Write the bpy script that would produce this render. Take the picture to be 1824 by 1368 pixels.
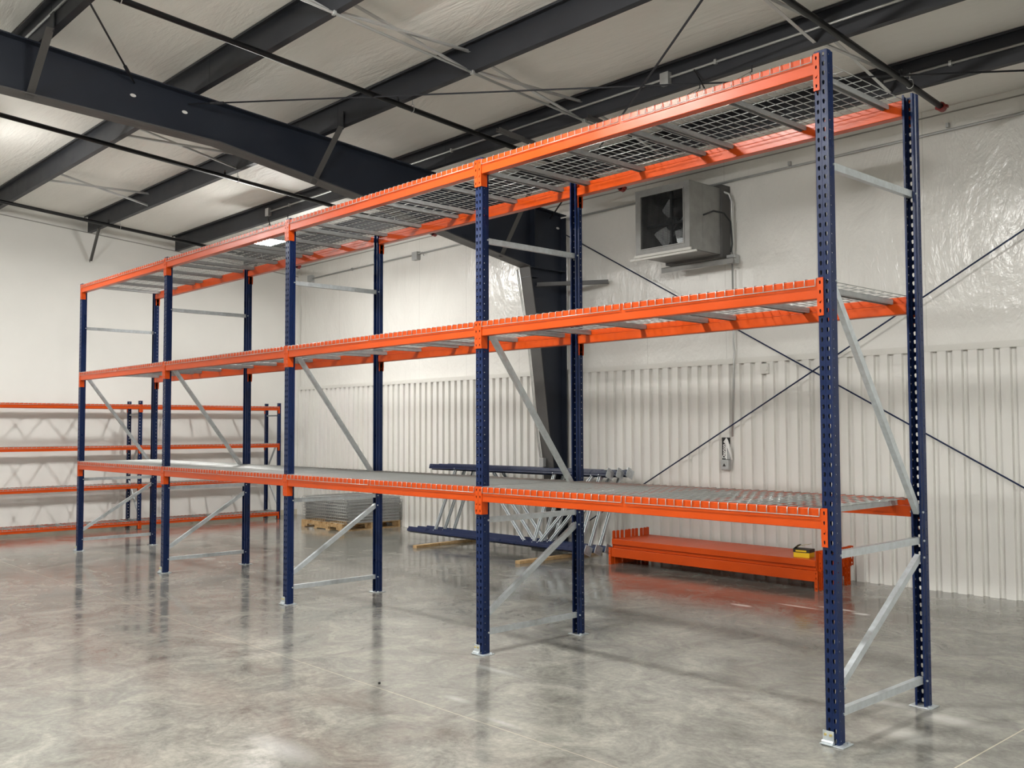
import bpy, math, random
from mathutils import Vector, Matrix, noise
random.seed(4)
PI = math.pi
SC = bpy.context.scene
for o in list(bpy.data.objects): bpy.data.objects.remove(o)

# ------------------------------------------------------------------ camera, world, exposure
FPX = 1731.0
cam = bpy.data.cameras.new('camera'); cam.sensor_width = 36.0; cam.lens = 36.0*FPX/1824; cam.clip_start = .05; cam.clip_end = 200
co = bpy.data.objects.new('camera', cam); SC.collection.objects.link(co); SC.camera = co
yaw, pit, rol = .8249, .0462, -.0033
fw = Vector((-math.sin(yaw)*math.cos(pit), math.cos(yaw)*math.cos(pit), math.sin(pit)))
rt = Vector((math.cos(yaw), math.sin(yaw), 0)); up = rt.cross(fw)
rt, up = rt*math.cos(rol)+up*math.sin(rol), -rt*math.sin(rol)+up*math.cos(rol)
M = Matrix.Identity(4)
for i in range(3): M[i][0], M[i][1], M[i][2] = rt[i], up[i], -fw[i]
M.translation = Vector((2.592, -4.6784, 1.6408)); co.matrix_world = M

w = bpy.data.worlds.new('world'); SC.world = w; w.use_nodes = True
w.node_tree.nodes['Background'].inputs[0].default_value = (.8, .82, .85, 1); w.node_tree.nodes['Background'].inputs[1].default_value = .3
SC.view_settings.view_transform = 'Standard'; SC.view_settings.look = 'None'
SC.view_settings.exposure = 0.0; SC.view_settings.gamma = 1.0; SC.view_settings.use_curve_mapping = False
LAMP_STRENGTH = 650.0
LAMPS = [(-10.5, 2.5, True, 'hanging LED high bay light glowing beyond the far bays of the rack'),
         (-2.45, 2.28, False, 'unlit grey high bay light hanging above the top shelf of the near bay'),
         (-2.7, -1.95, True, 'lit high bay light hanging over the aisle in front of the first bay'),
         (-10.4, -1.95, True, 'lit high bay light hanging over the aisle in front of the far bay'),
         (5.0, -1.95, True, 'lit high bay light hanging beyond the near end of the rack'),
         (-10.4, -6.5, True, 'lit high bay light over the open floor, toward the end wall'),
         (-2.7, -6.5, True, 'lit high bay light over the open floor, middle of its row'),
         (5.0, -6.5, True, 'lit high bay light over the open floor, far from the end wall')]

# ------------------------------------------------------------------ materials
def mat(name, col, rough=.5, metal=0.0, spec=.5, coat=0.0, emis=None, es=0.0):
    m = bpy.data.materials.new(name); m.use_nodes = True
    b = m.node_tree.nodes['Principled BSDF']
    b.inputs['Base Color'].default_value = (*col, 1); b.inputs['Roughness'].default_value = rough
    b.inputs['Metallic'].default_value = metal; b.inputs['Specular IOR Level'].default_value = spec
    b.inputs['Coat Weight'].default_value = coat; b.inputs['Coat Roughness'].default_value = .12
    if emis: b.inputs['Emission Color'].default_value = (*emis, 1); b.inputs['Emission Strength'].default_value = es
    return m
def N(m, t, **kw):
    n = m.node_tree.nodes.new(t)
    for k, v in kw.items():
        if k in n.inputs: n.inputs[k].default_value = v
        else: setattr(n, k, v)
    return n
def L(m, a, b): m.node_tree.links.new(a, b)
def bsdf(m): return m.node_tree.nodes['Principled BSDF']
def ramp(m, fac, stops):
    r = m.node_tree.nodes.new('ShaderNodeValToRGB'); L(m, fac, r.inputs[0])
    el = r.color_ramp.elements
    while len(el) < len(stops): el.new(.5)
    for e, (p, c) in zip(el, stops): e.position = p; e.color = (*c, 1) if len(c) == 3 else c
    return r.outputs[0]
def objco(m, scale=(1, 1, 1)):
    tc = m.node_tree.nodes.new('ShaderNodeTexCoord'); mp = m.node_tree.nodes.new('ShaderNodeMapping')
    mp.inputs['Scale'].default_value = scale; L(m, tc.outputs['Object'], mp.inputs['Vector']); return mp.outputs[0]
def mottled(m, c1, c2, scale=6, rlo=.3, rhi=.5, bump=0, sc3=(1, 1, 1)):
    v = objco(m, sc3)
    n = N(m, 'ShaderNodeTexNoise', Scale=scale, Detail=5.0); L(m, v, n.inputs['Vector'])
    L(m, ramp(m, n.outputs['Fac'], [(.3, c1), (.7, c2)]), bsdf(m).inputs['Base Color'])
    L(m, ramp(m, n.outputs['Fac'], [(.3, (rlo,)*3), (.7, (rhi,)*3)]), bsdf(m).inputs['Roughness'])
    if bump:
        bp = N(m, 'ShaderNodeBump', Strength=bump, Distance=.01); L(m, n.outputs['Fac'], bp.inputs['Height']); L(m, bp.outputs[0], bsdf(m).inputs['Normal'])
    return m
def mix(m, fac, a, b, mode='MIX'):
    x = m.node_tree.nodes.new('ShaderNodeMix'); x.data_type = 'RGBA'; x.blend_type = mode
    for s, v in ((0, fac), (6, a), (7, b)):
        if hasattr(v, 'node'): L(m, v, x.inputs[s])
        else: x.inputs[s].default_value = v if s == 0 else (*v, 1)
    return x.outputs[2]
def mth(m, op, a, b=None, c=None):
    x = m.node_tree.nodes.new('ShaderNodeMath'); x.operation = op
    for i, v in enumerate((a, b, c)):
        if v is None: continue
        if hasattr(v, 'node'): L(m, v, x.inputs[i])
        else: x.inputs[i].default_value = v
    return x.outputs[0]

BLUE = mottled(mat('navy_enamel', (.012, .022, .085), .3, spec=.3), (.003, .0115, .052), (.0045, .015, .064), 5, .26, .36)
ORANGE = mottled(mat('orange_enamel', (.53, .063, .004), .38, spec=.28), (.49, .056, .0035), (.53, .064, .005), 4, .28, .38)
ZINC = mottled(mat('galvanised_steel', (.5, .54, .56), .35, .6), (.50, .54, .56), (.62, .67, .70), 30, .32, .48)
WIRE = mat('galvanised_wire', (.40, .41, .40), .42, .5)
CHAN = mottled(mat('galvanised_channel', (.32, .33, .33), .5, .3), (.30, .31, .31), (.38, .39, .39), 20, .42, .55)
STEEL = mottled(mat('charcoal_primer', (.03, .033, .042), .5), (.019, .021, .028), (.030, .032, .039), 3, .45, .6)
RAFT = mottled(mat('blue_black_primer', (.012, .017, .03), .5), (.012, .017, .030), (.017, .023, .038), 2, .42, .55)
FLANGE = mottled(mat('grey_primer', (.07, .07, .07), .5), (.075, .073, .072), (.10, .098, .095), 4, .45, .6)
PIPE = mat('black_steel_pipe', (.006, .006, .007), .4, spec=.3)
RED = mat('red_coupling', (.25, .025, .02), .45)
EMT = mat('conduit_zinc', (.55, .56, .55), .35, .5)
GREYBOX = mottled(mat('grey_box_metal', (.42, .43, .43), .4, .4), (.40, .41, .41), (.5, .51, .51), 12, .35, .5)
PAINTW = mat('white_powder_coat', (.68, .67, .63), .45)
TRIMW = mat('white_sheet_trim', (.68, .67, .63), .4)
SEAM = mat('seam_line', (.30, .29, .27), .6)
BLACK = mat('black_plastic', (.01, .01, .01), .5)
DARKM = mat('dark_mesh_metal', (.03, .033, .036), .5, .3)
FANM = mottled(mat('fan_sheet_metal', (.3, .3, .29), .42, .35), (.26, .26, .25), (.34, .34, .33), 8, .38, .5)
FANB = mat('fan_blade_metal', (.50, .52, .53), .35, .4)
GOLD = mat('yellow_zinc_bolt', (.75, .62, .25), .3, .8)
YEL = mat('yellow_card', (.75, .50, .01), .5)
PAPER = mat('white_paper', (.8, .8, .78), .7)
LENS = mat('lit_lens', (.9, .9, .9), .4, emis=(1.0, .985, .945), es=LAMP_STRENGTH)
LENSDIM = mat('lit_lens_dimmer', (.9, .9, .9), .4, emis=(1.0, .985, .945), es=LAMP_STRENGTH*.46)
LENSMID = mat('lit_lens_middling', (.9, .9, .9), .4, emis=(1.0, .985, .945), es=LAMP_STRENGTH*.8)
LENSOFF = mat('opal_lens', (.75, .75, .72), .4)

WOOD = mat('pine', (.55, .36, .17), .65)
v = objco(WOOD, (1, 1, 1)); n = N(WOOD, 'ShaderNodeTexNoise', Scale=9.0, Detail=6.0, Distortion=1.5); L(WOOD, v, n.inputs['Vector'])
L(WOOD, ramp(WOOD, n.outputs['Fac'], [(.3, (.40, .24, .10)), (.7, (.66, .47, .25))]), bsdf(WOOD).inputs['Base Color'])

# vinyl faced insulation on the wall
def vinyl(name, c1, c2, rough, wrinkle, sc):
    m = mat(name, c1, rough, spec=.5)
    v = objco(m, sc)
    n1 = N(m, 'ShaderNodeTexNoise', Scale=1.6, Detail=6.0, Roughness=.6, Distortion=1.2); L(m, v, n1.inputs['Vector'])
    n2 = N(m, 'ShaderNodeTexNoise', Scale=14.0, Detail=4.0, Distortion=.6); L(m, v, n2.inputs['Vector'])
    cc = ramp(m, n1.outputs['Fac'], [(.25, c1), (.75, c2)])
    if name.endswith('wall'):
        sp = N(m, 'ShaderNodeSeparateXYZ'); L(m, v, sp.inputs[0])
        cc = mix(m, mth(m, 'MULTIPLY', mth(m, 'LESS_THAN', mth(m, 'PINGPONG', mth(m, 'ADD', sp.outputs[0], 20.11), .61), .005), .35), cc, (.45, .44, .41))
    L(m, cc, bsdf(m).inputs['Base Color'])
    h = mth(m, 'ADD', n1.outputs['Fac'], mth(m, 'MULTIPLY', n2.outputs['Fac'], .22))
    bp = N(m, 'ShaderNodeBump', Strength=wrinkle, Distance=.05); L(m, h, bp.inputs['Height']); L(m, bp.outputs[0], bsdf(m).inputs['Normal'])
    return m
VINW = vinyl('white_vinyl_wall', (.74, .73, .695), (.79, .78, .745), .22, .55, (1.0, 1, .55))
VINC = vinyl('white_vinyl_ceiling', (.86, .85, .80), (.91, .90, .85), .55, .45, (.35, 1.6, 1))
GYP = mottled(mat('painted_end_wall', (.74, .73, .70), .6), (.73, .72, .69), (.76, .75, .72), 2, .55, .65)
RIB = mat('white_ribbed_steel', (.76, .75, .715), .38)
SIDE = mat('warm_white_wall', (.78, .77, .74), .6)

# polished concrete
FLR = mat('polished_concrete', (.3, .29, .26), .2, spec=.5)
v = objco(FLR)
sep = N(FLR, 'ShaderNodeSeparateXYZ'); L(FLR, v, sep.inputs[0]); X, Y = sep.outputs[0], sep.outputs[1]
na = N(FLR, 'ShaderNodeTexNoise', Scale=.55, Detail=8.0, Roughness=.62, Distortion=.8); L(FLR, v, na.inputs['Vector'])
nb = N(FLR, 'ShaderNodeTexNoise', Scale=2.6, Detail=12.0, Roughness=.74, Distortion=.9); L(FLR, v, nb.inputs['Vector'])
nc = N(FLR, 'ShaderNodeTexNoise', Scale=26.0, Detail=6.0, Roughness=.7); L(FLR, v, nc.inputs['Vector'])
nd = N(FLR, 'ShaderNodeTexNoise', Scale=.8, Detail=5.0, Roughness=.6, Distortion=1.0)
mp = N(FLR, 'ShaderNodeMapping'); mp.inputs['Location'].default_value = (7.3, 2.1, 4); L(FLR, v, mp.inputs['Vector']); L(FLR, mp.outputs[0], nd.inputs['Vector'])
c = ramp(FLR, na.outputs['Fac'], [(.30, (.180, .177, .158)), (.5, (.218, .214, .192)), (.72, (.262, .258, .234))])
c = mix(FLR, .75, c, ramp(FLR, nb.outputs['Fac'], [(.34, (.50, .50, .49)), (.5, (1, 1, 1)), (.62, (1.45, 1.44, 1.40))]), 'MULTIPLY')
c = mix(FLR, .5, c, ramp(FLR, nc.outputs['Fac'], [(.34, (.68, .68, .68)), (.64, (1.28, 1.28, 1.26))]), 'MULTIPLY')
c = mix(FLR, mth(FLR, 'MULTIPLY', ramp(FLR, nd.outputs['Fac'], [(.55, (0, 0, 0)), (.72, (1, 1, 1))]), .14), c, (.30, .215, .18))      # faint rust tint
def blob(cx, cy, rx, ry, soft, wob=.5):
    dx = mth(FLR, 'MULTIPLY', mth(FLR, 'SUBTRACT', X, cx), 1/rx); dy = mth(FLR, 'MULTIPLY', mth(FLR, 'SUBTRACT', Y, cy), 1/ry)
    d = mth(FLR, 'SQRT', mth(FLR, 'ADD', mth(FLR, 'MULTIPLY', dx, dx), mth(FLR, 'MULTIPLY', dy, dy)))
    d = mth(FLR, 'ADD', d, mth(FLR, 'MULTIPLY', mth(FLR, 'SUBTRACT', nb.outputs['Fac'], .5), wob*6))
    x = N(FLR, 'ShaderNodeMapRange'); L(FLR, d, x.inputs[0]); x.inputs[1].default_value = 1-soft; x.inputs[2].default_value = 1; x.inputs[3].default_value = 1; x.inputs[4].default_value = 0
    return x.outputs[0]
c = mix(FLR, mth(FLR, 'MULTIPLY', blob(-3.0, 3.4, 2.0, .85, .7, .3), .4), c, (.22, .15, .12))
c = mix(FLR, mth(FLR, 'MULTIPLY', blob(-12.5, 2.0, 1.6, 2.6, .6, .3), .2), c, (.30, .19, .155))
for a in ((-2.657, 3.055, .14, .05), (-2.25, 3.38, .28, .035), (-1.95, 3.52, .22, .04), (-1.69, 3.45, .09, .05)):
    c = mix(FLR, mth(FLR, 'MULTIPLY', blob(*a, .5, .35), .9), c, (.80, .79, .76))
for a in ((.18, .88, .30, .12), (-.2, .95, .12, .08), (-14.0, 4.6, .3, .25), (-9.2, .95, .15, .12), (-2.98, 1.1, .12, .08), (-5.75, 1.1, .12, .08), (.12, .45, .2, .14)):
    c = mix(FLR, mth(FLR, 'MULTIPLY', blob(*a, .8, .35), .45), c, (.66, .65, .61))
for a in ((-2.40, -.22, .30, .05), (-2.05, -.86, .14, .05), (-1.50, -.98, .22, .04), (-1.95, -2.1, .35, .12)):
    c = mix(FLR, mth(FLR, 'MULTIPLY', blob(*a, .9, .3), .30), c, (.62, .63, .62))
def joint(coord, pos, wd):
    return mth(FLR, 'LESS_THAN', mth(FLR, 'ABSOLUTE', mth(FLR, 'SUBTRACT', coord, pos)), wd)
for pos in (-1.06, 2.44, -4.56): c = mix(FLR, mth(FLR, 'MULTIPLY', joint(Y, pos, .0035), .75), c, (.44, .40, .32))
for pos in (-2.97, -6.47, -9.97): c = mix(FLR, mth(FLR, 'MULTIPLY', joint(X, pos, .003), .55), c, (.10, .095, .08))
c = mix(FLR, mth(FLR, 'MULTIPLY', joint(X, .535, .004), .8), c, (.55, .50, .38))
L(FLR, c, bsdf(FLR).inputs['Base Color'])
L(FLR, ramp(FLR, nb.outputs['Fac'], [(.35, (.07, .07, .07)), (.65, (.19, .19, .19))]), bsdf(FLR).inputs['Roughness'])
bp = N(FLR, 'ShaderNodeBump', Strength=.035, Distance=.02); L(FLR, nb.outputs['Fac'], bp.inputs['Height']); L(FLR, bp.outputs[0], bsdf(FLR).inputs['Normal'])

# ------------------------------------------------------------------ mesh helpers
class MB:
    def __init__(s): s.v, s.f = [], []
    def add(s, vs, fs):
        k = len(s.v); s.v += [tuple(p) for p in vs]; s.f += [tuple(i+k for i in f) for f in fs]; return s
    def box(s, x0, x1, y0, y1, z0, z1):
        x0, x1 = sorted((x0, x1)); y0, y1 = sorted((y0, y1)); z0, z1 = sorted((z0, z1))
        return s.add([(x0,y0,z0),(x1,y0,z0),(x1,y1,z0),(x0,y1,z0),(x0,y0,z1),(x1,y0,z1),(x1,y1,z1),(x0,y1,z1)],
                     [(0,3,2,1),(4,5,6,7),(0,1,5,4),(1,2,6,5),(2,3,7,6),(3,0,4,7)])
    def tube(s, pts, r, n=6, cap=True):
        pts = [Vector(p) for p in pts]; k = len(s.v); prev = None
        for i, p in enumerate(pts):
            if i == 0: t = (pts[1]-p).normalized()
            elif i == len(pts)-1: t = (p-pts[-2]).normalized()
            else: t = ((p-pts[i-1]).normalized()+(pts[i+1]-p).normalized()).normalized()
            if prev is None:
                a = Vector((0, 0, 1)) if abs(t.z) < .9 else Vector((1, 0, 0)); u = t.cross(a).normalized()
            else: u = (prev - t*prev.dot(t)).normalized()
            prev = u; vv = t.cross(u)
            for j in range(n):
                an = 2*PI*(j+.5)/n; s.v.append(tuple(p+u*(r*math.cos(an))+vv*(r*math.sin(an))))
        for i in range(len(pts)-1):
            for j in range(n):
                a = k+i*n+j; b = k+i*n+(j+1) % n; s.f.append((a, b, b+n, a+n))
        if cap: s.f.append(tuple(k+j for j in range(n))[::-1]); s.f.append(tuple(k+(len(pts)-1)*n+j for j in range(n)))
        return s
    def sweep(s, prof, p0, p1, u, closed=True):
        """profile points (a, b): a along u, b along v = t x u, swept p0 -> p1"""
        p0, p1 = Vector(p0), Vector(p1); t = (p1-p0).normalized(); u = Vector(u); u = (u-t*u.dot(t)).normalized(); vv = t.cross(u)
        n = len(prof); k = len(s.v)
        for p in (p0, p1):
            for a, b in prof: s.v.append(tuple(p+u*a+vv*b))
        for j in range(n if closed else n-1):
            a = k+j; b = k+(j+1) % n; s.f.append((a, b, b+n, a+n))
        if closed: s.f.append(tuple(k+j for j in range(n))[::-1]); s.f.append(tuple(k+n+j for j in range(n)))
        return s
    def bar(s, p0, p1, u, wa, wb):
        return s.sweep([(-wa/2,-wb/2),(wa/2,-wb/2),(wa/2,wb/2),(-wa/2,wb/2)], p0, p1, u)
    def poly_x(s, pts, x0, x1):
        """(y, z) polygon extruded along x"""
        n = len(pts)
        return s.add([(x0, y, z) for y, z in pts]+[(x1, y, z) for y, z in pts],
                     [tuple(range(n))[::-1], tuple(range(n, 2*n))]+[(j, (j+1) % n, (j+1) % n+n, j+n) for j in range(n)])
    def holed(s, o, u, v, W, H, hole):
        """rectangle W x H from o along u, v with an 8 point hole about its centre"""
        o, u, v = Vector(o), Vector(u), Vector(v); k = len(s.v); c = o+u*W/2+v*H/2
        s.v += [tuple(o), tuple(o+u*W), tuple(o+u*W+v*H), tuple(o+v*H)]+[tuple(c+u*a+v*b) for a, b in hole]
        for i in range(4):
            s.f.append((k+i, k+(i+1) % 4, k+4+(2*i+2) % 8, k+4+(2*i+1) % 8, k+4+(2*i) % 8))
        return s
    def cyl(s, p0, p1, r, n=12): return s.tube([p0, p1], r, n)
    def mesh(s, name, m, smooth=False):
        me = bpy.data.meshes.new(name); me.from_pydata(s.v, [], s.f); me.validate(); me.materials.append(m)
        if smooth:
            for p in me.polygons: p.use_smooth = True
        me.update(); return me
    def build(s, name, m, parent=None, smooth=False, loc=None, rot=None, solid=None, bevel=None):
        return put(name, s.mesh(name, m, smooth), parent, loc, rot, solid, bevel)
def put(name, me, parent=None, loc=None, rot=None, solid=None, bevel=None):
    o = bpy.data.objects.new(name, me); SC.collection.objects.link(o)
    if parent: o.parent = parent
    if loc: o.location = loc
    if rot: o.rotation_euler = rot
    if solid:
        md = o.modifiers.new('solid', 'SOLIDIFY'); md.thickness = abs(solid); md.offset = -1 if solid > 0 else 1
    if bevel:
        md = o.modifiers.new('edge', 'BEVEL'); md.width = bevel; md.segments = 2; md.limit_method = 'ANGLE'
    return o
def weld(me, d=1e-5):
    import bmesh
    b = bmesh.new(); b.from_mesh(me); bmesh.ops.remove_doubles(b, verts=b.verts, dist=d)
    bmesh.ops.recalc_face_normals(b, faces=b.faces); b.to_mesh(me); b.free(); return me
def empty(name, loc=(0, 0, 0), rot=(0, 0, 0)):
    o = bpy.data.objects.new(name, None); o.empty_display_size = .1; SC.collection.objects.link(o); o.location = loc; o.rotation_euler = rot; return o
def tag(o, label, cat, group=None):
    o['label'] = label; o['category'] = cat
    if group: o['group'] = group
    return o
def struct(o): o['kind'] = 'structure'; return o
def kids(o): return [c for c in bpy.data.objects if c.parent == o]
def tree(o): return (o, [tree(c) for c in kids(o)])
def copy_tree(t, parent=None):
    c = t[0].copy(); SC.collection.objects.link(c); c.parent = parent
    for k in t[1]: copy_tree(k, c)
    return c

# ------------------------------------------------------------------ building
WY, EX = 5.18, -14.2          # long wall face, end wall face
X1, Y0 = 8.0, -12.0
def zp(y): return 4.63+(WY-y)/12.0        # underside of the purlins
FR = 2.7937; PW = .076; D = 1.085
struct(MB().box(EX-.3, X1+.2, Y0-.2, WY+.2, -.12, 0).build('floor', FLR))
# ceiling: insulation draped between purlins
PURL = [3.95, 2.62, 1.10, -.40, -1.90, -3.40, -4.90, -6.40, -7.90, -9.40, -10.90]
def ceil_z(x, y):
    z = zp(y)+.275
    for a, b in zip([WY]+PURL, PURL+[Y0-.6]):
        if b <= y <= a:
            t = (y-b)/(a-b); z -= .055*math.sin(PI*t)**.7; z += .012*noise.noise(Vector((x*.6, y*1.1, 3)))*math.sin(PI*t)
            break
    return z
ny, nx = 170, 80
mb = MB(); vs = [(EX-.05+(X1-EX+.1)*i/nx, Y0-.05+(WY-Y0+.1)*j/ny) for j in range(ny+1) for i in range(nx+1)]
vs = [(x, y, ceil_z(x, min(max(y, Y0), WY))) for x, y in vs]
struct(MB().add(vs, [(j*(nx+1)+i, (j+1)*(nx+1)+i, (j+1)*(nx+1)+i+1, j*(nx+1)+i+1) for j in range(ny) for i in range(nx)]).build('ceiling', VINC, smooth=True, solid=.02))
# long wall: insulation above, ribbed steel below
mb = MB(); nx, nz = 160, 34; Z0, Z1 = 2.44, 4.98
vs = []
for j in range(nz+1):
    for i in range(nx+1):
        x = EX+(X1-EX)*i/nx; z = Z0+(Z1-Z0)*j/nz
        f = math.sin(PI*j/nz)
        vs.append((x, WY-.005-.012*f*(noise.noise(Vector((x*1.3, 0, z*.8)))+.5*noise.noise(Vector((x*4, 2, z*2.2)))+.3), z))
wb = struct(empty('wall_back'))
MB().add(vs, [(j*(nx+1)+i, j*(nx+1)+i+1, (j+1)*(nx+1)+i+1, (j+1)*(nx+1)+i) for j in range(nz) for i in range(nx)]).build('vinyl_insulation', VINW, wb, smooth=True)
mb = MB(); x = EX
prof = []
while x < X1:
    prof += [(x, WY-.042), (x+.088, WY-.042), (x+.094, WY-.004), (x+.1465, WY-.004)]; x += .1525
k = len(prof)
mb.add([(a, b, 0) for a, b in prof]+[(a, b, 2.44) for a, b in prof], [(i, i+1, i+1+k, i+k) for i in range(k-1)])
mb.build('ribbed_panel', RIB, wb)
MB().box(EX, X1, WY-.045, WY, 2.435, 2.475).box(EX, X1, WY-.047, WY-.037, 2.41, 2.44).build('panel_cap', TRIMW, wb)
MB().box(EX, X1+.2, WY+.01, WY+.2, 0, 5.2).build('backing', SIDE, wb)
struct(MB().box(EX, X1, WY-.02, WY, 4.825, 4.835).build('trim_seam_shadow', SEAM))  # wall-top seam, its thin shadow put in as a dark strip
# end wall and unseen walls
struct(MB().poly_x([(Y0, 0), (WY+.2, 0), (WY+.2, 5.3), (Y0, 6.75)], EX-.2, EX).build('wall_end', GYP))
struct(MB().poly_x([(Y0, zp(Y0)-.005), (WY, zp(WY)-.005), (WY, zp(WY)+.008), (Y0, zp(Y0)+.008)], EX, EX+.015).build('trim_2', SEAM))
struct(MB().box(EX, EX+.02, -12, WY, 0, .10).build('baseboard_end', mat('beige_base', (.50, .46, .36), .6)))
struct(MB().poly_x([(Y0, 0), (WY+.2, 0), (WY+.2, 5.3), (Y0, 6.75)], X1, X1+.2).build('wall_right', SIDE))
struct(MB().box(EX-.2, X1+.2, Y0-.2, Y0, 0, 6.75).build('wall_front', SIDE))
struct(MB().box(EX, EX+.03, WY-.06, WY-.01, 0, 4.8).build('trim_3', TRIMW))

# purlins
PN = ['above the wall eave', 'carrying the conduit above the rack', 'crossing above the rack front', 'one bay out from the rack over the aisle', 'with conduit over the aisle',
      'second past the conduit purlin', 'third past the conduit purlin', 'fourth past the conduit purlin', 'fifth past the conduit purlin', 'sixth past the conduit purlin', 'seventh past the conduit purlin']
zprof = [(-.004, 0), (.065, 0), (.065, .02), (.061, .02), (.061, .004), (0, .004), (0, .262), (-.065, .262), (-.065, .24), (-.061, .24), (-.061, .258), (-.004, .258)]
for y, nm in zip(PURL, PN):
    z = zp(y)
    p = empty('purlin', (EX+.02, y, z)); tag(p, 'dark steel roof purlin '+nm, 'roof beam', 'roof purlins')
    MB().poly_x(zprof, 0, X1-EX-.04).build('beam', STEEL, p)
    for xx in (-7.35, -6.5, .3, 1.2): MB().box(xx-EX, xx-EX+.006, -.006, 0, .01, .25).build('lap_joint', STEEL, p)
    if y in (1.10, 3.95, -1.90, -4.90):
        a = MB().sweep([(0, 0), (.05, 0), (.05, .004), (.004, .004), (.004, .05), (0, .05)], (.50, -.02, .0), (.02, .02, -.48), (0, 1, 0)); a.build('flange_brace', FLANGE, p)

# rigid frames: tapered rafter and column
RB = [(-12.0, 5.35), (-2.165, 4.725), (-.116, 4.639), (1.696, 4.35), (2.957, 4.103), (4.37, 3.84)]
COL = [(4.37, 3.84), (4.575, 2.72), (4.72, 1.65), (4.80, 1.20), (4.90, .02)]
def strip(mb, path, x0, x1, th):
    for (ya, za), (yb, zb) in zip(path, path[1:]):
        d = Vector((0, yb-ya, zb-za)).normalized(); nrm = Vector((0, -d.z, d.y))*th
        a, b = Vector((0, ya, za)), Vector((0, yb, zb))
        q = [a, b, b+nrm, a+nrm]
        mb.add([(x0, p.y, p.z) for p in q]+[(x1, p.y, p.z) for p in q], [(3,2,1,0),(4,5,6,7),(0,1,5,4),(1,2,6,5),(2,3,7,6),(3,0,4,7)])
def rigid_frame(fx, label):
    f = empty('rigid_frame', (fx, 4.8, 0)); tag(f, label, 'steel frame', 'tapered steel frames')
    off = Vector((0, -4.8, 0))
    def B(mb, nm, m, **k):
        mb.v = [(a, b-4.8, c) for a, b, c in mb.v]; return mb.build(nm, m, f, **k)
    mb = MB(); top = [(y, zp(y)-.012) for y in (5.06, Y0+.02)]
    # web of the rafter, in pieces so that each polygon stays flat and convex
    pts = RB
    for (ya, za), (yb, zb) in zip(pts, pts[1:]):
        mb.poly_x([(ya, za), (yb, zb), (yb, zp(yb)-.012), (ya, zp(ya)-.012)], -.005, .005)
    mb.poly_x([(4.37, 3.84), (5.06, 3.84), (5.06, zp(5.06)-.012), (4.37, zp(4.37)-.012)], -.005, .005)
    B(mb, 'rafter_web', RAFT)
    mb = MB(); strip(mb, [(Y0+.02, zp(Y0)-.014), (5.08, zp(5.08)-.014)], -.1, .1, .013); B(mb, 'top_flange', RAFT)
    mb = MB(); strip(mb, RB, -.1, .1, .013); B(mb, 'bottom_flange', FLANGE)
    mb = MB()
    for (ya, za), (yb, zb) in zip(COL, COL[1:]): mb.poly_x([(ya, za), (yb, zb), (5.06, zb), (5.06, za)], -.005, .005)
    B(mb, 'column_web', RAFT)
    mb = MB(); strip(mb, COL[::-1], -.1, .1, .013); B(mb, 'column_flange', FLANGE)
    mb = MB().box(-.1, .1, 5.06, 5.075, .02, 4.6); B(mb, 'outer_flange', RAFT)
    mb = MB().box(-.1, .1, 4.38, 5.06, 3.83, 3.842).box(-.1, .1, 4.38, 4.55, 3.70, 3.71); mb.poly_x([(4.46, 3.84), (4.472, 3.84), (4.472, zp(4.47)-.02), (4.46, zp(4.46)-.02)], -.1, .1); B(mb, 'stiffener', RAFT)
    mb = MB().box(-.14, .14, 4.6, 5.12, 0, .02); B(mb, 'base_plate', FLANGE)
    for y, zb in ((-4.9, 4.83), (-1.9, 4.70), (1.1, 4.42), (3.95, 3.92)):
        mb = MB().sweep([(0, -.035), (.07, -.035), (.07, -.03), (.005, -.03), (.005, .035), (0, .035)], (.58, y-.02, zp(y)-.01), (.01, y-.02, zb+.02), (0, -1, 0))
        B(mb, 'flange_brace', FLANGE)
        mb = MB().box(.50, .60, y-.028, y-.022, zp(y)-.06, zp(y)+.14); B(mb, 'brace_clip', STEEL)
    mb = MB().sweep([(-.03, -.03), (.03, -.03), (.03, -.024), (-.024, -.024), (-.024, .03), (-.03, .03)], (.01, 4.56, 3.62), (.85, 5.1, 3.62), (0, 0, 1)); B(mb, 'girt_brace', FLANGE)
    mb = MB()
    for y, z in ((-.989, 4.957), (-.456, 4.906), (5.0, 4.458)):  # white discs replace open web slots, the bright background put in as colour
        mb = MB().sweep([(a*1.9, b) for a, b in [(math.cos(t*PI/6)*.016, math.sin(t*PI/6)*.016) for t in range(12)]], (.004, y, z), (.009, y, z), (0, 1, -.08)); B(mb, 'bright_slot_disc', PAPER)
    return f
FX = -6.93
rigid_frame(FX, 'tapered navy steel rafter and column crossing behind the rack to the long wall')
rigid_frame(.72, 'tapered navy steel rafter and column past the near end of the rack')

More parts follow.
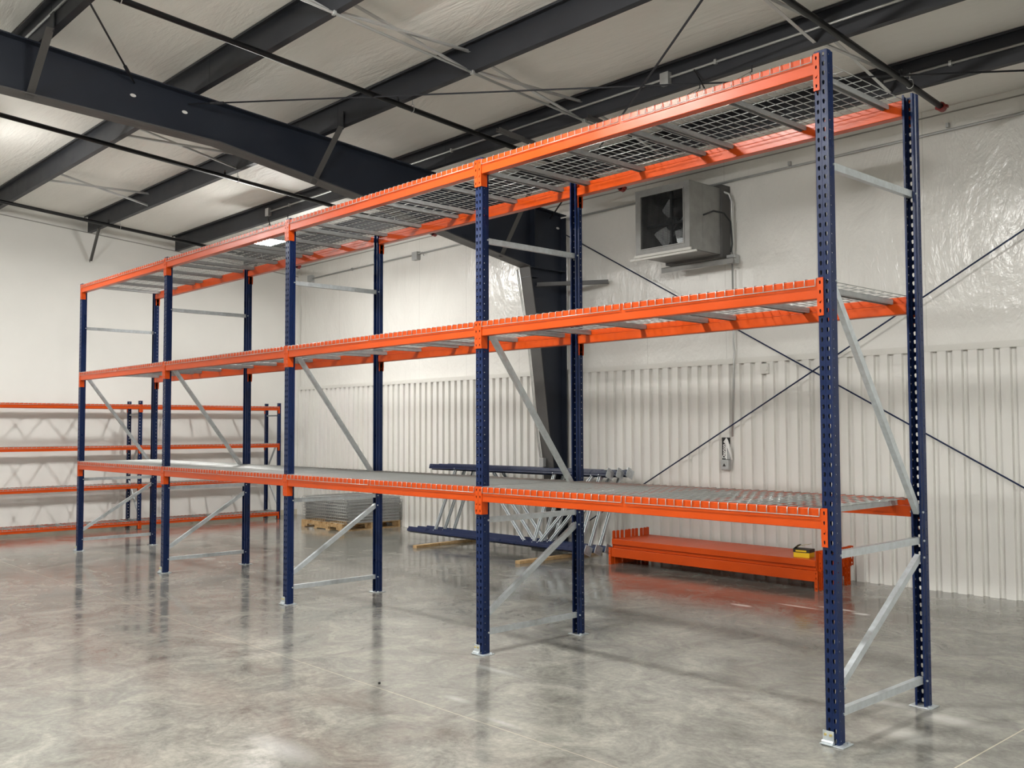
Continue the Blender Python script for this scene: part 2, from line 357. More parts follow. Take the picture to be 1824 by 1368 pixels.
# purlin bridging straps, rods
def strap(x, ya, yb):
    o = empty('bridging_strap', (x, (ya+yb)/2, zp((ya+yb)/2)))
    c = Vector(o.location)
    for k, (da, db) in enumerate(((.015, .185), (.185, .015))):
        a = Vector((x+k*.03, ya-.01, zp(ya)+da))-c; b = Vector((x+k*.03, yb+.01, zp(yb)+db))-c
        MB().sweep([(-.016, -.002), (.016, -.002), (.016, .002), (-.012, .002), (-.012, .03), (-.016, .03)], a, b, (1, 0, 0)).build('strap', EMT, o)
    return o
XN = {-11.65: 'close to the end wall', -8.85: 'beyond the big rafter', -4.25: 'above the second bay', -1.55: 'above the first bay'}
for x in XN:
    for ya, yb, nm in ((3.95, 2.62, 'by the eave'), (2.62, 1.10, 'over the rack'), (1.10, -.40, 'over the rack front'), (-.40, -1.90, 'over the aisle')):
        if x == -1.55 and yb < 1: continue
        if x < -8 and (ya, yb) not in ((1.10, -.40), (3.95, 2.62)): continue
        tag(strap(x, ya, yb), 'crossed galvanised straps between purlins %s, %s' % (nm, XN[x]), 'strap', 'bridging straps between the purlins')
def rod(name, a, b, r, m, label, grp, turn=True):
    c = (Vector(a)+Vector(b))/2; o = empty(name, c); tag(o, label, 'tie rod', grp)
    MB().tube([Vector(a)-c, Vector(b)-c], r, 8).build('rod', m, o, smooth=True)
    d = (Vector(b)-Vector(a)).normalized()
    MB().tube([Vector(a)-c+d*.25, Vector(a)-c+d*.40], r*1.9, 6).build('turnbuckle', m, o)
    return o
rod('brace_rod', (FX+.01, -.42, zp(-.42)-.10), (.71, 4.78, zp(4.78)-.06), .008, STEEL, 'thin dark roof rod running from the big rafter toward the wall eave', 'roof brace rods')
rod('brace_rod', (.71, -.38, zp(-.38)-.06), (FX+.01, 4.85, zp(4.85)-.08), .010, STEEL, 'thin dark roof rod crossing steeply above the second bay', 'roof brace rods')
rod('brace_rod', (FX+.01, -.98, zp(-.98)-.06), (.71, -6.0, zp(-6.0)-.08), .009, STEEL, 'thin dark roof rod over the aisle ending at the big rafter', 'roof brace rods')
rod('brace_rod', (FX+.02, 5.08, 4.40), (.70, 5.08, .20), .0085, BLUE, 'thin dark wall rod sloping down away from the steel column', 'wall brace rods')
rod('brace_rod', (FX+.02, 5.05, .12), (.70, 5.05, 4.34), .0085, BLUE, 'thin dark wall rod sloping up from the column foot', 'wall brace rods')

# sprinkler pipes
for x, yc, nm, e in ((-1.25, 4.35, 'passing over the near end frame of the rack', True), (-5.25, 4.45, 'running above the second bay toward the exhaust fan', True),
                  (-9.02, 4.45, 'crossing under the big rafter', True), (-13.03, 4.45, 'close to the end wall', True)):
    o = empty('sprinkler_pipe', (x, yc, zp(yc)-.07)); c = Vector(o.location); tag(o, 'black sprinkler pipe '+nm, 'pipe', 'sprinkler pipes')
    a = Vector((x, yc, zp(yc)-.07))-c; b = Vector((x, Y0+.5, zp(Y0+.5)-.07))-c
    MB().tube([a, b], .027, 12).build('pipe', PIPE, o, smooth=True)
    d = (b-a).normalized()
    MB().tube([a-d*.02, a+d*.035], .042, 12).box(-.055, -.03, -.02, .02, -.012, .012).box(.03, .055, -.02, .02, -.012, .012).build('end_cap', RED, o)
    for y in (3.7, 1.2, -1.75, -4.8):
        if x == -5.25 and y == 3.7: continue
        p = Vector((x, y, zp(y)-.07))-c
        mb = MB(); mb.tube([p+Vector((0, 0, .11)), p+Vector((0, 0, .055))], .004, 6)
        mb.tube([p+Vector((math.sin(t)*.031, 0, math.cos(t)*.031+(.02 if abs(t-PI) > 2.2 else 0))) for t in [PI*2*i/14 for i in range(15)]], .004, 5)
        mb.build('hanger', EMT, o)
        q = p+Vector((0, -.18, .015))
        mb = MB().tube([q, q+Vector((0, 0, .05))], .014, 8); mb.tube([q+Vector((0, 0, .05)), q+Vector((0, 0, .075))], .006, 6).tube([q+Vector((0, 0, .075)), q+Vector((0, 0, .08))], .016, 8)
        mb.build('sprinkler_head', PIPE, o)
o = empty('conduit', (-4.19, 2.95, zp(2.95)-.015)); tag(o, 'straight zinc conduit crossing under the purlins above the second bay', 'conduit')
MB().tube([(0, 0, 0), (0, -8.4, .70)], .012, 8).build('tube', EMT, o, smooth=True)
for y in (2.62, 1.10, -.40, -1.90): MB().box(-.02, .02, y-2.95-.012, y-2.95+.012, (2.95-y)/12-.015, (2.95-y)/12+.018).build('strap', EMT, o)
# perforated strut beside pipe
o = empty('perforated_strut', (-5.1, 2.65, zp(2.65)-.03)); tag(o, 'short perforated grey strut beside the sprinkler pipe above the rack', 'strut')
MB().bar((0, .42, -.035), (0, -.42, .035), (1, 0, 0), .045, .006).bar((.022, .42, -.015), (.022, -.42, .055), (1, 0, 0), .004, .045).bar((-.022, .42, -.015), (-.022, -.42, .055), (1, 0, 0), .004, .045).build('channel', FLANGE, o)
mb = MB()
for i in range(12): t = -.38+.069*i; mb.box(-.006, .006, t-.012, t+.012, -t*.083-.0045, -t*.083-.0032)
mb.build('slot', BLACK, o)
o = empty('perforated_strut', (-4.1, 2.9, zp(2.9)-.03)); tag(o, 'perforated grey strut fixed under the bridging straps of the second bay', 'strut')
MB().bar((0, .35, -.03), (0, -.35, .03), (1, 0, 0), .045, .006).bar((.022, .35, -.01), (.022, -.35, .05), (1, 0, 0), .004, .045).build('channel', FLANGE, o)

# conduits on purlins with junction boxes
def conduit_run(y, xa, xb, h, label, boxes, cat='conduit'):
    z = zp(y)+h; o = empty('conduit', (xa, y-.02, z)); tag(o, label, cat)
    MB().tube([(0, 0, 0), (xb-xa, 0, 0)], .012, 8).build('tube', EMT, o, smooth=True)
    x = xa+.6
    while x < xb-.3:
        MB().box(x-xa, x-xa+.025, -.016, .016, -.022, .022).build('strap', EMT, o); x += 1.9
    for bx in boxes: MB().box(bx-xa-.05, bx-xa+.05, -.045, .015, -.07, .05).build('junction_box', GREYBOX, o, bevel=.004)
    return o
conduit_run(2.62, -10.75, X1-.4, .13, 'zinc conduit with junction boxes along the purlin above the rack', (-10.75, -3.1))
conduit_run(-1.90, -8.0, X1-.4, .13, 'zinc conduit along the purlin over the aisle', ())
conduit_run(3.95, -1.6, X1-.4, .13, 'zinc conduit along the purlin by the wall eave', ())
o = empty('conduit', (-13.75, WY-.035, 4.55)); tag(o, 'grey conduit running high along the long insulated wall', 'conduit')
MB().tube([(0, 0, 0), (X1+13.3, 0, .16)], .014, 8).build('tube', GREYBOX, o, smooth=True)
for bx in (0.0, 3.35): MB().box(bx-.07, bx+.07, -.045, .035, -.075, .065).build('junction_box', GREYBOX, o, bevel=.004)
MB().tube([(3.42, -.02, .02), (3.56, -.03, .03), (3.6, -.03, -.03)], .010, 6).build('connector', GREYBOX, o)
for bx in (1.4, 5.2, 6.4, 8.9, 10.4, 12.2, 14.5): MB().box(bx, bx+.03, -.018, .02, .012*bx-.025, .012*bx+.02).build('strap', GREYBOX, o)

# lamps
for x, y, lit, label in LAMPS:
    py = min(PURL, key=lambda p: abs(p-y)); zt = zp(py); z = 4.50 if y > 2 else zt-.42
    o = empty('high_bay_light', (x, y, z)); tag(o, label, 'ceiling light', 'hanging high bay lights')
    MB().box(-.30, .30, -.16, .16, 0, .035).box(-.27, .27, -.06, .06, .035, .075).build('housing', PAINTW, o, bevel=.006)
    MB().box(-.27, .27, -.135, .135, -.045, -.001).build('lens', (LENSDIM if x < -10 else LENSMID if (x, y) == (-2.7, -1.95) else LENS) if lit else LENSOFF, o)
    for s in (-1, 1):
        mb = MB()
        for t in (-1, 1): mb.tube([(s*.28+t*.015, t*.1, .035), (s*.28, py-y, zt-z-.05)], .0025, 5)
        mb.tube([(s*.28, py-y, zt-z-.06), (s*.28, py-y, zt-z)], .006, 6); mb.build('hanging_wire', STEEL, o)
    MB().tube([(-.05, 0, .07), (-.08, (py-y)*.4, .18), (-.20, (py-y)*.8-.02, .30), (-.32, py-y-.03, zt-z+.12)], .007, 6).build('power_cord', BLACK, o, smooth=True)

# ------------------------------------------------------------------ rack parts
TEAR = [(-.0045, -.0115), (0, -.0135), (.0045, -.0115), (.0075, .001), (.0062, .0095), (0, .0125), (-.0062, .0095), (-.0075, .001)]
ROUND = [(math.cos(a)*.0042, math.sin(a)*.0042) for a in [PI*(1.25+.25*i) for i in range(8)]]
def post_mesh(name, H, w=PW, d=.072, pitch=.0508, sc=1.0):
    h = w/2; r = .005; e = .006
    P = [(-h+.018, d), (-h+e, d), (-h+e, d*.64), (-h, d*.56), (-h, r), (-h+r, 0), (-.0015, 0), (0, .0015), (.0015, 0), (h-r, 0), (h, r), (h, d*.56), (h-e, d*.64), (h-e, d), (h-.018, d)]
    HO = {5: 'T', 8: 'T', 3: 'R', 10: 'R'}
    mb = MB(); n = int(round(H/pitch)); pt = H/n
    for k in range(n):
        z = k*pt
        for i in range(len(P)-1):
            a, b = Vector((*P[i], z)), Vector((*P[i+1], z)); u = (b-a); W = u.length; u.normalize()
            if i in HO: mb.holed(a, u, (0, 0, 1), W, pt, [(p*sc, q*sc) for p, q in (TEAR if HO[i] == 'T' else ROUND)])
            else: mb.add([a, b, b+Vector((0, 0, pt)), a+Vector((0, 0, pt))], [(0, 1, 2, 3)])
    return weld(mb.mesh(name, BLUE))
def channel(mb, p0, p1, wd=.040, dp=.032, t=.003, face=(1, 0, 0)):
    """C section brace, web toward `face`"""
    h = wd/2
    return mb.sweep([(dp/2, -h), (dp/2, h), (-dp/2, h), (-dp/2, h-.01), (-dp/2+t, h-.01), (-dp/2+t, h-t), (dp/2-t, h-t), (dp/2-t, .006), (dp/2-.007, 0), (dp/2-t, -.006), (dp/2-t, -h+t), (-dp/2+t, -h+t), (-dp/2+t, -h+.01), (-dp/2, -h+.01), (-dp/2, -h)], p0, p1, face)
H_RACK = 3.6576
POST = post_mesh('post', H_RACK)
def upright(height, depth, pm, pw, braces, feet=True, pd=.072, wd=.04):
    """frame with its front post face at y=0, centred on x=0"""
    o = empty('upright_frame')
    a = put('post', pm, o, (0, 0, 0), None, solid=.0022); b = put('post', pm, o, (0, depth, 0), (0, 0, PI), solid=.0022)
    for kind, (ya, za), (yb, zb) in braces:
        channel(MB(), (0, ya, za), (0, yb, zb), wd, wd*.8).build(kind, ZINC, o)
        if feet:
            for y, z in ((ya, za), (yb, zb)):
                yy = min(max(y, .055), depth-.055)
                MB().cyl((-pw/2-.002, yy, z), (pw/2+.002, yy, z), .0065, 6).build('bolt', ZINC, o)
    for y, s in ((.035, 1), (depth-.035, -1)):
        if feet:
            MB().box(-.062, .072, y-.060, y+.055, 0, .006).build('base_plate', ZINC, o, bevel=.002)
            MB().cyl((.054, y+.03*s, .006), (.054, y+.03*s, .014), .011, 6).build('anchor_bolt', ZINC, o)
        else: MB().box(-pw/2-.01, pw/2+.01, y-.04, y+.04, 0, .004).build('base_plate', STEEL, o)
    if feet:
        k = MB().box(-.050, .012, -.008, -.003, .012, .072); k.tube([(-.052, -.012, .014), (.014, -.012, .014)], .010, 8); k.box(-.052, .014, -.035, -.008, .005, .010)
        br = k.build('anchor_bracket', ZINC, o, bevel=.001)
        for x in (-.034, -.004): MB().cyl((x, -.014, .052), (x, -.008, .052), .0075, 6).build('anchor_bolt', GOLD, o)
    return o
q = D
MAINB = [('horizontal_brace', (.06, .155), (q-.05, .155)), ('diagonal_brace', (.075, .285), (q-.06, .875)), ('horizontal_brace', (.06, .972), (q-.05, .972)),
         ('diagonal_brace', (.065, 2.42), (q-.06, 1.14)), ('horizontal_brace', (.06, 3.045), (q-.05, 3.045))]
u0 = upright(H_RACK, D, POST, PW, MAINB); ut = tree(u0)
FN = ['at the near end of the tall rack', 'second from the near end of the tall rack', 'in the middle of the tall rack', 'second from the far end of the tall rack', 'at the far end of the tall rack']
FRAMES = []
for i in range(5):
    o = u0 if i == 0 else copy_tree(ut)
    o.location = (-PW/2-i*FR, 0, 0); tag(o, 'navy upright frame with galvanised braces '+FN[i], 'rack frame', 'upright frames of the tall rack')
    FRAMES.append(o)

def beam_kit(length, hh=.107, dd=.062, ph=.2032, pw_=.0365, ncell=4, sd=.05):
    """step beam, front face y=0 minus a hair, top z=0, x 0..length"""
    st = .042*hh/.107
    rail = MB().poly_x([(-.003, 0), (-.003, -hh), (dd, -hh), (dd, -st), (dd*.56, -st), (dd*.56, 0)], 0, length).mesh('rail', ORANGE)
    def con(s):
        mb = MB(); x0 = 0 if s < 0 else length
        for k in range(ncell):
            o = Vector((x0-pw_ if s < 0 else x0, -.006, .004-ph+k*ph/ncell))
            mb.holed(o, (1, 0, 0), (0, 0, 1), pw_, ph/ncell, [(a*.75*ph/.2032, b*.8*ph/.2032) for a, b in TEAR])
        x = x0
        mb.add([(x, -.006, .004-ph), (x, sd, .004-ph), (x, sd, .004), (x, -.006, .004)], [(0, 1, 2, 3)])
        me = mb.mesh('connector', ORANGE)
        import bmesh
        b = bmesh.new(); b.from_mesh(me); bmesh.ops.remove_doubles(b, verts=b.verts, dist=1e-5); b.to_mesh(me); b.free()
        return me
    return rail, con(-1), con(1)
BL = FR-PW
KIT = beam_kit(BL)
LOCK = MB().cyl((0, -.012, 0), (0, -.004, 0), .007, 8).mesh('safety_pin', ORANGE)
def beam(kit, length, pin=None):
    o = empty('shelf_rail'); put('step_beam', kit[0], o, bevel=.0035)
    a = put('connector', kit[1], o, solid=-.003); b = put('connector', kit[2], o, solid=-.003)
    if pin:
        put('safety_pin', LOCK, o, (-.018, 0, -.118)); put('safety_pin', LOCK, o, (length+.018, 0, -.118))
    return o
b0 = beam(KIT, BL, True); bt = tree(b0); first = True
LV = [(1.216, 'lower'), (2.433, 'middle'), (3.640, 'top')]
BN = ['first bay from near end', 'second bay from near end', 'third bay from near end', 'bay at far end']
for i in range(4):
    for z, ln in LV:
        for side in ('front', 'rear'):
            o = b0 if first else copy_tree(bt); first = False
            xl = -PW-i*FR-BL
            if side == 'front': o.location = (xl, 0, z)
            else: o.location = (xl+BL, D, z); o.rotation_euler = (0, 0, PI)
            tag(o, 'orange %s beam of the %s shelf, %s' % (side, ln, BN[i]), 'rack beam', 'beams of the tall rack')

def deck_kit(Ln, Dp, nw, dx, nx, wr, lip=.040, chans=(.1, .667, 1.233), st=.042, chw=.045, front=-.011, seam=.0):
    mb = MB()
    r = wr; zt = r*1.2
    xs = [Ln*k/(nw-1) for k in range(nw)]
    for x in xs: mb.tube([(x, front, -lip), (x, front, zt-.006), (x, front+.010, zt), (x, Dp-front-.010, zt), (x, Dp-front, zt-.006), (x, Dp-front, -lip)], r, 5)
    ys = [.008+(Dp-.016)*k/(nx-1) for k in range(nx)]
    for y in ys: mb.tube([(0, y, zt-2*r), (Ln, y, zt-2*r)], r, 5)
    for y in (front-2*r*0-.0, Dp-front): mb.tube([(0, y-(r*1.6 if y < 0 else -r*1.6), -lip), (Ln, y-(r*1.6 if y < 0 else -r*1.6), -lip)], r, 5)
    mesh = mb.mesh('wire_mesh', WIRE, True)
    h = chw/2
    ch = MB().sweep([(-h, 0), (-h*.8, 0), (-h*.72, .003), (-h*.72, .032), (-h*.5, .034), (h*.5, .034), (h*.72, .032), (h*.72, .003), (h*.8, 0), (h, 0), (h, -.002), (h*.66, -.002), (h*.62, .030), (-h*.62, .030), (-h*.66, -.002), (-h, -.002)],
                    (0, .037, 0), (0, Dp-.037, 0), (1, 0, 0))
    # keep the hat section upright: profile b runs along t x u = -z, so mirror
    ch.v = [(a, b, -c) for a, b, c in ch.v]; ch.f = [f[::-1] for f in ch.f]
    chm = ch.mesh('support_channel', CHAN)
    return mesh, chm, chans, -.0405
DL = (BL-.05)/2
DK = deck_kit(DL, D, 22, 0, 11, .0027)
def deck(kit):
    o = empty('wire_deck'); put('wire_mesh', kit[0], o)
    for c in kit[2]: put('support_channel', kit[1], o, (c, 0, kit[3]))
    return o
d0 = deck(DK); dt = tree(d0); first = True
for i in range(4):
    for z, ln in LV:
        for hf, nm in ((0, 'far'), (1, 'near')):
            o = d0 if first else copy_tree(dt); first = False
            o.location = (-PW-i*FR-BL+.008+hf*(DL+.034), 0, z)
            tag(o, 'wire deck, %s shelf of tall rack, %s half of %s' % (ln, nm, BN[i]), 'wire deck', 'wire decks of the tall rack')

# ------------------------------------------------------------------ low rack along the end wall
H2, D2, P2 = 2.13, .52, .060
POST2 = post_mesh('post', H2, P2, .055, .0508, .72)
B2 = [('diagonal_brace', (.05, .25), (D2-.05, .78)), ('diagonal_brace', (.05, 1.45), (D2-.05, .90)), ('horizontal_brace', (.04, .14), (D2-.04, .14)), ('horizontal_brace', (.04, 1.9), (D2-.04, 1.9))]
r0 = upright(H2, D2, POST2, P2, B2, feet=False, pd=.055, wd=.028); rtree = tree(r0)
FY = [4.35, 1.77, -.81]
L2 = FY[0]-FY[1]-P2
KIT2 = beam_kit(L2, .070, .04, .13, .028, 3, .035)
for i, y in enumerate(FY):
    o = r0 if i == 0 else copy_tree(rtree)
    o.location = (-13.5, y-P2/2+.03, 0); o.rotation_euler = (0, 0, PI/2)
    tag(o, 'navy upright frame of the low wall rack, '+['at the corner end', 'shared by its two bays', 'at its outer end'][i], 'rack frame', 'upright frames of the low wall rack')
s0 = beam(KIT2, L2); st = tree(s0); DL2 = (L2-.03)/2
DK2 = deck_kit(DL2, D2, 20, 0, 6, .0026, .022, (.12, .6, 1.1), .027, .035, -.009)
DK2 = (DK2[0], DK2[1], DK2[2], -.030)
e0 = deck(DK2); et = tree(e0); first = True; fd = True
LV2 = [(.135, 'bottom'), (.745, 'second'), (1.385, 'third'), (2.065, 'top')]
for i in range(2):
    yb = FY[i+1]+.03; bay = ['bay next to the corner', 'outer bay'][i]
    for z, ln in LV2:
        for side in ('front', 'rear'):
            o = s0 if first else copy_tree(st); first = False
            # local x -> +y, local y (depth) -> -x
            if side == 'front': o.location = (-13.5, yb, z); o.rotation_euler = (0, 0, PI/2)
            else: o.location = (-13.5-D2, yb+L2, z); o.rotation_euler = (0, 0, -PI/2)
            tag(o, 'thin orange %s beam, %s level of low wall rack, %s' % (side, ln, bay), 'rack beam', 'beams of the low wall rack')
        for hf in (0, 1):
            o = e0 if fd else copy_tree(et); fd = False
            o.location = (-13.5, yb+.006+hf*(DL2+.018), z); o.rotation_euler = (0, 0, PI/2)
            tag(o, 'wire deck, %s level of low wall rack, %s, %s half' % (ln, bay, ['outer', 'corner-side'][hf]), 'wire deck', 'wire decks of the low wall rack')

# ------------------------------------------------------------------ spare beams stacked on the floor
ROWN = ['first', 'second', 'third', 'fourth', 'fifth', 'sixth', 'seventh', 'eighth', 'ninth', 'tenth']
for r in range(10):
    y = 4.25+r*.0705
    for lay in (0, 1):
        o = copy_tree(bt); jit = random.uniform(-.012, .012)
        if lay == 0: o.location = (-5.30+jit, y, .1992); 
        else: o.location = (-5.30+jit+.01, y+.062, .2005); o.rotation_euler = (PI, 0, 0)
        if lay == 1: o.location.z = .2005; 
        tag(o, 'spare orange beam, %s layer of floor stack, %s row from the aisle' % (['lower', 'upper'][lay], ROWN[r]), 'rack beam', 'spare beams stacked on the floor')

# hardware box on the spare beams
o = empty('hardware_box', (-2.80, 4.41, .3085), (0, 0, .12)); tag(o, 'small yellow and black cardboard box open on top of the orange beams', 'box')
MB().box(-.085, .085, -.065, .065, 0, .05).build('carton', YEL, o)
MB().box(-.088, .088, -.068, .068, .05, .085).build('sleeve', mat('dark_card', (.02, .018, .01), .5), o)
MB().box(-.06, .055, -.0695, -.0682, .058, .074).build('printed_band', YEL, o)
MB().bar((-.07, .0, .105), (.06, .0, .135), (0, 1, 0), .11, .003).build('flap', mat('kraft_card', (.42, .33, .12), .6), o)
MB().bar((-.088, -.02, .085), (-.035, -.02, .128), (0, 1, 0), .09, .003).build('flap', mat('dark_card_flap', (.03, .025, .015), .5), o)

# ------------------------------------------------------------------ spare upright frames on their side against the wall
LEAN = math.radians(24)
for k in range(3):
    o = copy_tree(ut)
    # local z -> -x, local y -> down and away from the wall
    ca, sa = math.sin(LEAN), math.cos(LEAN)
    zx = Vector((-1, 0, 0)); yy = Vector((0, -ca, -sa)); xx = yy.cross(zx)
    R = Matrix.Identity(4)
    for i in range(3): R[i][0], R[i][1], R[i][2] = xx[i], yy[i], zx[i]
    R.translation = Vector((-5.62+.05*k, 4.16+.135*k+ca*D, .105+sa*D))
    o.matrix_world = R
    tag(o, 'spare navy upright frame lying on its side, %s of the three by the wall' % ['outermost', 'middle', 'innermost'][k], 'rack frame', 'spare upright frames by the wall')
for x, ya, yb, lb in ((-8.25, 3.50, 4.95, 'pine batten under the far part of the spare frames'), (-6.12, 3.45, 4.95, 'pine batten under the spare frames beside the orange beam stack')):
    o = MB().box(-.04, .04, 0, yb-ya, 0, .038).build('wood_batten', WOOD, None, loc=(x, ya, 0), rot=(0, 0, .05 if x < -7 else 0), bevel=.002); tag(o, lb, 'wood batten')

# ------------------------------------------------------------------ pallet with spare wire decks
PX0, PX1, PY0, PY1 = -12.06, -10.80, 3.97, 5.12
o = empty('pallet', (PX0, PY0, 0)); tag(o, 'wooden pallet carrying the stack of spare wire decks', 'pallet')
lx, ly = PX1-PX0, PY1-PY0
for k in range(3):
    yy = [0, ly/2-.02, ly-.04][k]
    mb = MB()
    # notched stringers run along x
    mb.add([], [])
    pts = [(0, .015), (.18, .015), (.20, .05), (.40, .05), (.42, .015), (lx-.42, .015), (lx-.40, .05), (lx-.20, .05), (lx-.18, .015), (lx, .015), (lx, .10), (0, .10)]
    for (xa, xb, zl) in ((0, .18, .015), (.18, .42, .055), (.42, lx-.42, .015), (lx-.42, lx-.18, .055), (lx-.18, lx, .015)): mb.box(xa, xb, yy, yy+.04, zl, .10)
    mb.build('stringer', WOOD, o)
for k in range(8): x = (lx-.11)*k/7; MB().box(x, x+.11, 0, ly, .10, .117).build('top_board', WOOD, o)
for k in range(4): x = (lx-.11)*k/3; MB().box(x, x+.11, 0, ly, 0, .015).build('bottom_board', WOOD, o)
NTH = ['bottom', 'second', 'third', 'fourth', 'fifth', 'sixth', 'seventh', 'top']
sp0 = deck((DK[0], DK[1], (.026, .667, 1.308), -.0405)); spt = tree(sp0)
for k in range(8):
    o = sp0 if k == 0 else copy_tree(spt); o.location = (-12.10+random.uniform(-.012, .012), 4.03+random.uniform(-.008, .008), .118+.042+k*.050)
    tag(o, 'spare wire deck on the pallet, %s of the stack%s' % (NTH[k], '' if k in (0, 7) else ' from below'), 'wire deck', 'spare wire decks on the pallet')

# ------------------------------------------------------------------ exhaust fan unit
FXa, FXb, FY0, FY1, FZ0, FZ1 = -4.995, -4.19, 4.40, 5.13, 3.715, 4.52
o = empty('exhaust_fan', ((FXa+FXb)/2, FY1, FZ0)); tag(o, 'grey metal box exhaust fan mounted high on the insulated wall', 'exhaust fan')
ox, oy, oz = o.location
def FB(mb, nm, m, **k):
    mb.v = [(a-ox, b-oy, c-oz) for a, b, c in mb.v]; return mb.build(nm, m, o, **k)
t = .004
FB(MB().box(FXa, FXa+t, FY0, FY1, FZ0, FZ1).box(FXb-t, FXb, FY0, FY1, FZ0, FZ1).box(FXa, FXb, FY0, FY1, FZ0, FZ0+t).box(FXa, FXb, FY0, FY1, FZ1-t, FZ1).box(FXb, FXb+.002, FY0+.24, FY0+.246, FZ0, FZ1), 'housing', FANM)
f = .085
FB(MB().box(FXa, FXb, FY0-.012, FY0, FZ0, FZ0+f).box(FXa, FXb, FY0-.012, FY0, FZ1-f, FZ1).box(FXa, FXa+f, FY0-.012, FY0, FZ0+f, FZ1-f).box(FXb-f, FXb, FY0-.012, FY0, FZ0+f, FZ1-f)
   .box(FXa+f-.012, FXb-f+.012, FY0-.022, FY0-.012, FZ0+f-.012, FZ0+f).box(FXa+f-.012, FXb-f+.012, FY0-.022, FY0-.012, FZ1-f, FZ1-f+.012)
   .box(FXa+f-.012, FXa+f, FY0-.022, FY0-.012, FZ0+f, FZ1-f).box(FXb-f, FXb-f+.012, FY0-.022, FY0-.012, FZ0+f, FZ1-f), 'face_frame', FANM)
mb = MB(); a, b, c_, d_ = FXa+f, FXb-f, FZ0+f, FZ1-f; k = 34
for i in range(1, k): x = a+(b-a)*i/k; mb.box(x-.0014, x+.0014, FY0+.002, FY0+.0045, c_, d_)
for i in range(1, k): z = c_+(d_-c_)*i/k; mb.box(a, b, FY0+.0045, FY0+.0065, z-.001, z+.001)
FB(mb, 'guard', DARKM)
cx, cz, cy = (a+b)/2+.03, (c_+d_)/2-.03, FY0+.24
mb = MB()
for i in range(4):
    an = PI/2*i+.55; u = Vector((math.cos(an), 0, math.sin(an))); vv = Vector((-math.sin(an), 0, math.cos(an)))
    p = Vector((cx, cy, cz)); ps = []
    for (rr, wd, tw) in ((.06, .06, .05), (.16, .14, .05), (.27, .20, .04), (.315, .19, .035)):
        ps += [p+u*rr-vv*wd*.5+Vector((0, -tw, 0)), p+u*rr+vv*wd*.5+Vector((0, tw, 0))]
    mb.add(ps, [(0, 1, 3, 2), (2, 3, 5, 4), (4, 5, 7, 6)])
FB(mb, 'fan_blades', FANB, solid=.003)
FB(MB().cyl((cx, cy-.10, cz), (cx, cy, cz), .085, 20).cyl((cx, cy-.11, cz), (cx, cy-.10, cz), .05, 16), 'motor', DARKM)
FB(MB().bar((a-.03, cy-.1, cz), (b+.03, cy-.1, cz), (0, 0, 1), .03, .03).bar((cx, cy-.1, c_-.05), (cx, cy-.1, d_+.05), (1, 0, 0), .03, .03), 'motor_bracket', DARKM)
FB(MB().box(FXa+.004, FXb-.004, FY1-.12, FY1-.115, FZ0+.004, FZ1-.004), 'shutter', DARKM)
FB(MB().box(FXa-.02, FXb+.02, FY0-.02, FY0+.0, FZ0-.012, FZ0+.018).box(FXa-.08, FXb+.10, FY0-.03, FY0-.005, FZ0-.045, FZ0-.022), 'support_rail', PAINTW)
FB(MB().box(FXa-.04, FXb+.22, FY1-.20, FY1-.13, FZ0-.07, FZ0-.064).box(FXa-.04, FXb+.22, FY1-.20, FY1-.195, FZ0-.13, FZ0-.064), 'support_angle', FANM)
FB(MB().box(FXa-.02, FXb+.03, FY1-.14, FY1+.03, FZ0-.03, FZ1+.04), 'wall_flange', FLANGE)
FB(MB().tube([(FXb+.001, FY0+.25, FZ0+.43), (FXb+.10, FY0+.32, FZ0+.47), (FXb+.12, FY0+.50, FZ0+.47), (FXb+.13, FY0+.62, FZ0+.38), (FXb+.12, FY0+.66, FZ0+.12), (FXb+.12, FY1-.10, FZ0+.02)], .011, 8), 'flexible_cable', DARKM, smooth=True)
o = empty('conduit', (-4.09, 5.09, 4.40)); tag(o, 'vertical conduit with box beside the fan, running down to the switch', 'conduit')
MB().tube([(-.50, -.35, .20), (-.12, -.08, .10), (-.03, -.01, .05), (0, 0, -.04), (0, 0, -.72)], .014, 8).tube([(0, 0, -.78), (0, 0, -1.75), (-.01, .03, -1.85), (-.02, .03, -1.95), (-.055, .03, -2.86)], .012, 8).build('tube', EMT, o, smooth=True)
MB().box(-.055, .065, -.045, .045, -.80, -.69).build('junction_box', GREYBOX, o, bevel=.004)
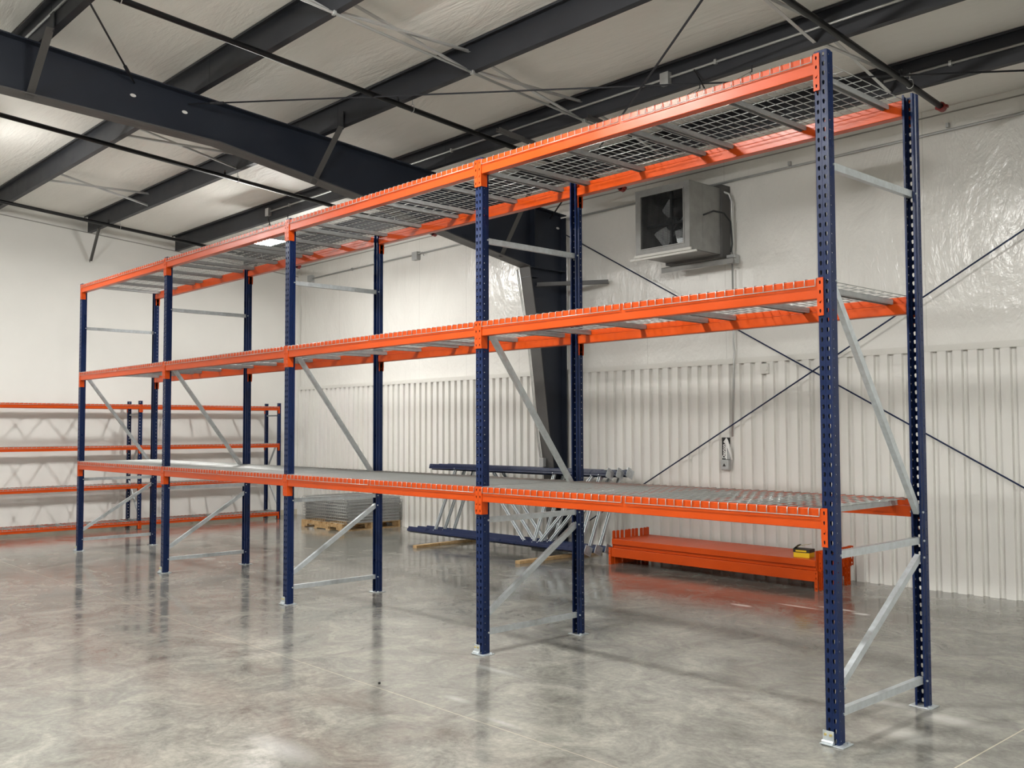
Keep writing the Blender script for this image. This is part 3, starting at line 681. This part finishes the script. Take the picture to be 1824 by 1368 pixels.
# fan switch with sign
o = empty('fan_switch', (-4.235, WY-.035, 1.14)); tag(o, 'grey fan switch box with a black lettered card and peeling sheet', 'switch')
MB().box(-.050, .060, -.075, 0, 0, .125).build('switch_box', GREYBOX, o, bevel=.012)
MB().add([(-.020, -.0765, .045), (.026, -.0765, .045), (.003, -.0765, .085)], [(0, 1, 2)]).build('triangle_mark', BLACK, o)
MB().box(-.070, .045, -.012, -.006, .125, .39).build('card', BLACK, o)
MB().box(-.018, .004, -.0135, -.0125, .13, .33).build('white_band', PAPER, o)
MB().box(.008, .045, -.0135, -.0125, .13, .31).build('grey_print', GREYBOX, o)
cu = bpy.data.curves.new('lettering', 'FONT'); cu.body = 'Dayton'; cu.size = .058; cu.extrude = .0006; cu.offset = .0012
to = bpy.data.objects.new('tmp', cu); SC.collection.objects.link(to)
me = bpy.data.meshes.new_from_object(to.evaluated_get(bpy.context.evaluated_depsgraph_get())); bpy.data.objects.remove(to)
me.materials.clear(); me.materials.append(PAPER)
lt = put('lettering', me, o); lt.matrix_local = Matrix(((0, -1, 0, -.022), (0, 0, -1, -.0150), (1, 0, 0, .138), (0, 0, 0, 1)))
A = [(-.045, .335), (-.01, .318), (.02, .290), (.045, .245), (.060, .19), (.068, .125)]; Bq = [(.0, .39), (.03, .36), (.055, .31), (.075, .25), (.084, .19), (.086, .125)]
vs = []
for (a0, a1), (b0, b1), dy in zip(A, Bq, (-.018, -.035, -.05, -.055, -.045, -.03)): vs += [(a0, dy, a1), (b0, dy*.55-.01, b1)]
MB().add(vs, [(2*i, 2*i+1, 2*i+3, 2*i+2) for i in range(5)]).build('peeling_sheet', PAPER, o, smooth=True, solid=.001)
# small wall sensor
o = empty('wall_sensor', (-3.69, WY-.035, 2.33)); tag(o, 'small white thermostat box on the ribbed wall under the cap trim', 'thermostat')
MB().box(-.055, .055, -.035, 0, -.06, .06).build('cover', PAINTW, o, bevel=.006); MB().cyl((.02, -.045, 0), (.02, -.035, 0), .028, 16).build('dial', PAINTW, o)
# outlet and cable on the column
o = empty('electrical_outlet', (FX-.06, 4.775, 1.12)); tag(o, 'grey outlet box on the steel column with cables running up', 'outlet')
MB().box(-.04, .04, -.06, .0, 0, .12).build('outlet_box', GREYBOX, o, bevel=.004)
mb = MB()
for dx in (-.012, .012): mb.tube([(dx-.05, -.02, .12), (dx-.07, -.075, .55), (dx-.07, -.215, 1.6), (dx-.07, -.43, 2.70)], .006, 6)
mb.build('cable', EMT, o, smooth=True)
o = MB().cyl((0, 0, 0), (0, 0, .012), .008, 8).build('bolt', BLACK, None, loc=(-2.66, -1.0, 0)); tag(o, 'tiny dark bolt lying on the polished floor of the aisle', 'bolt')
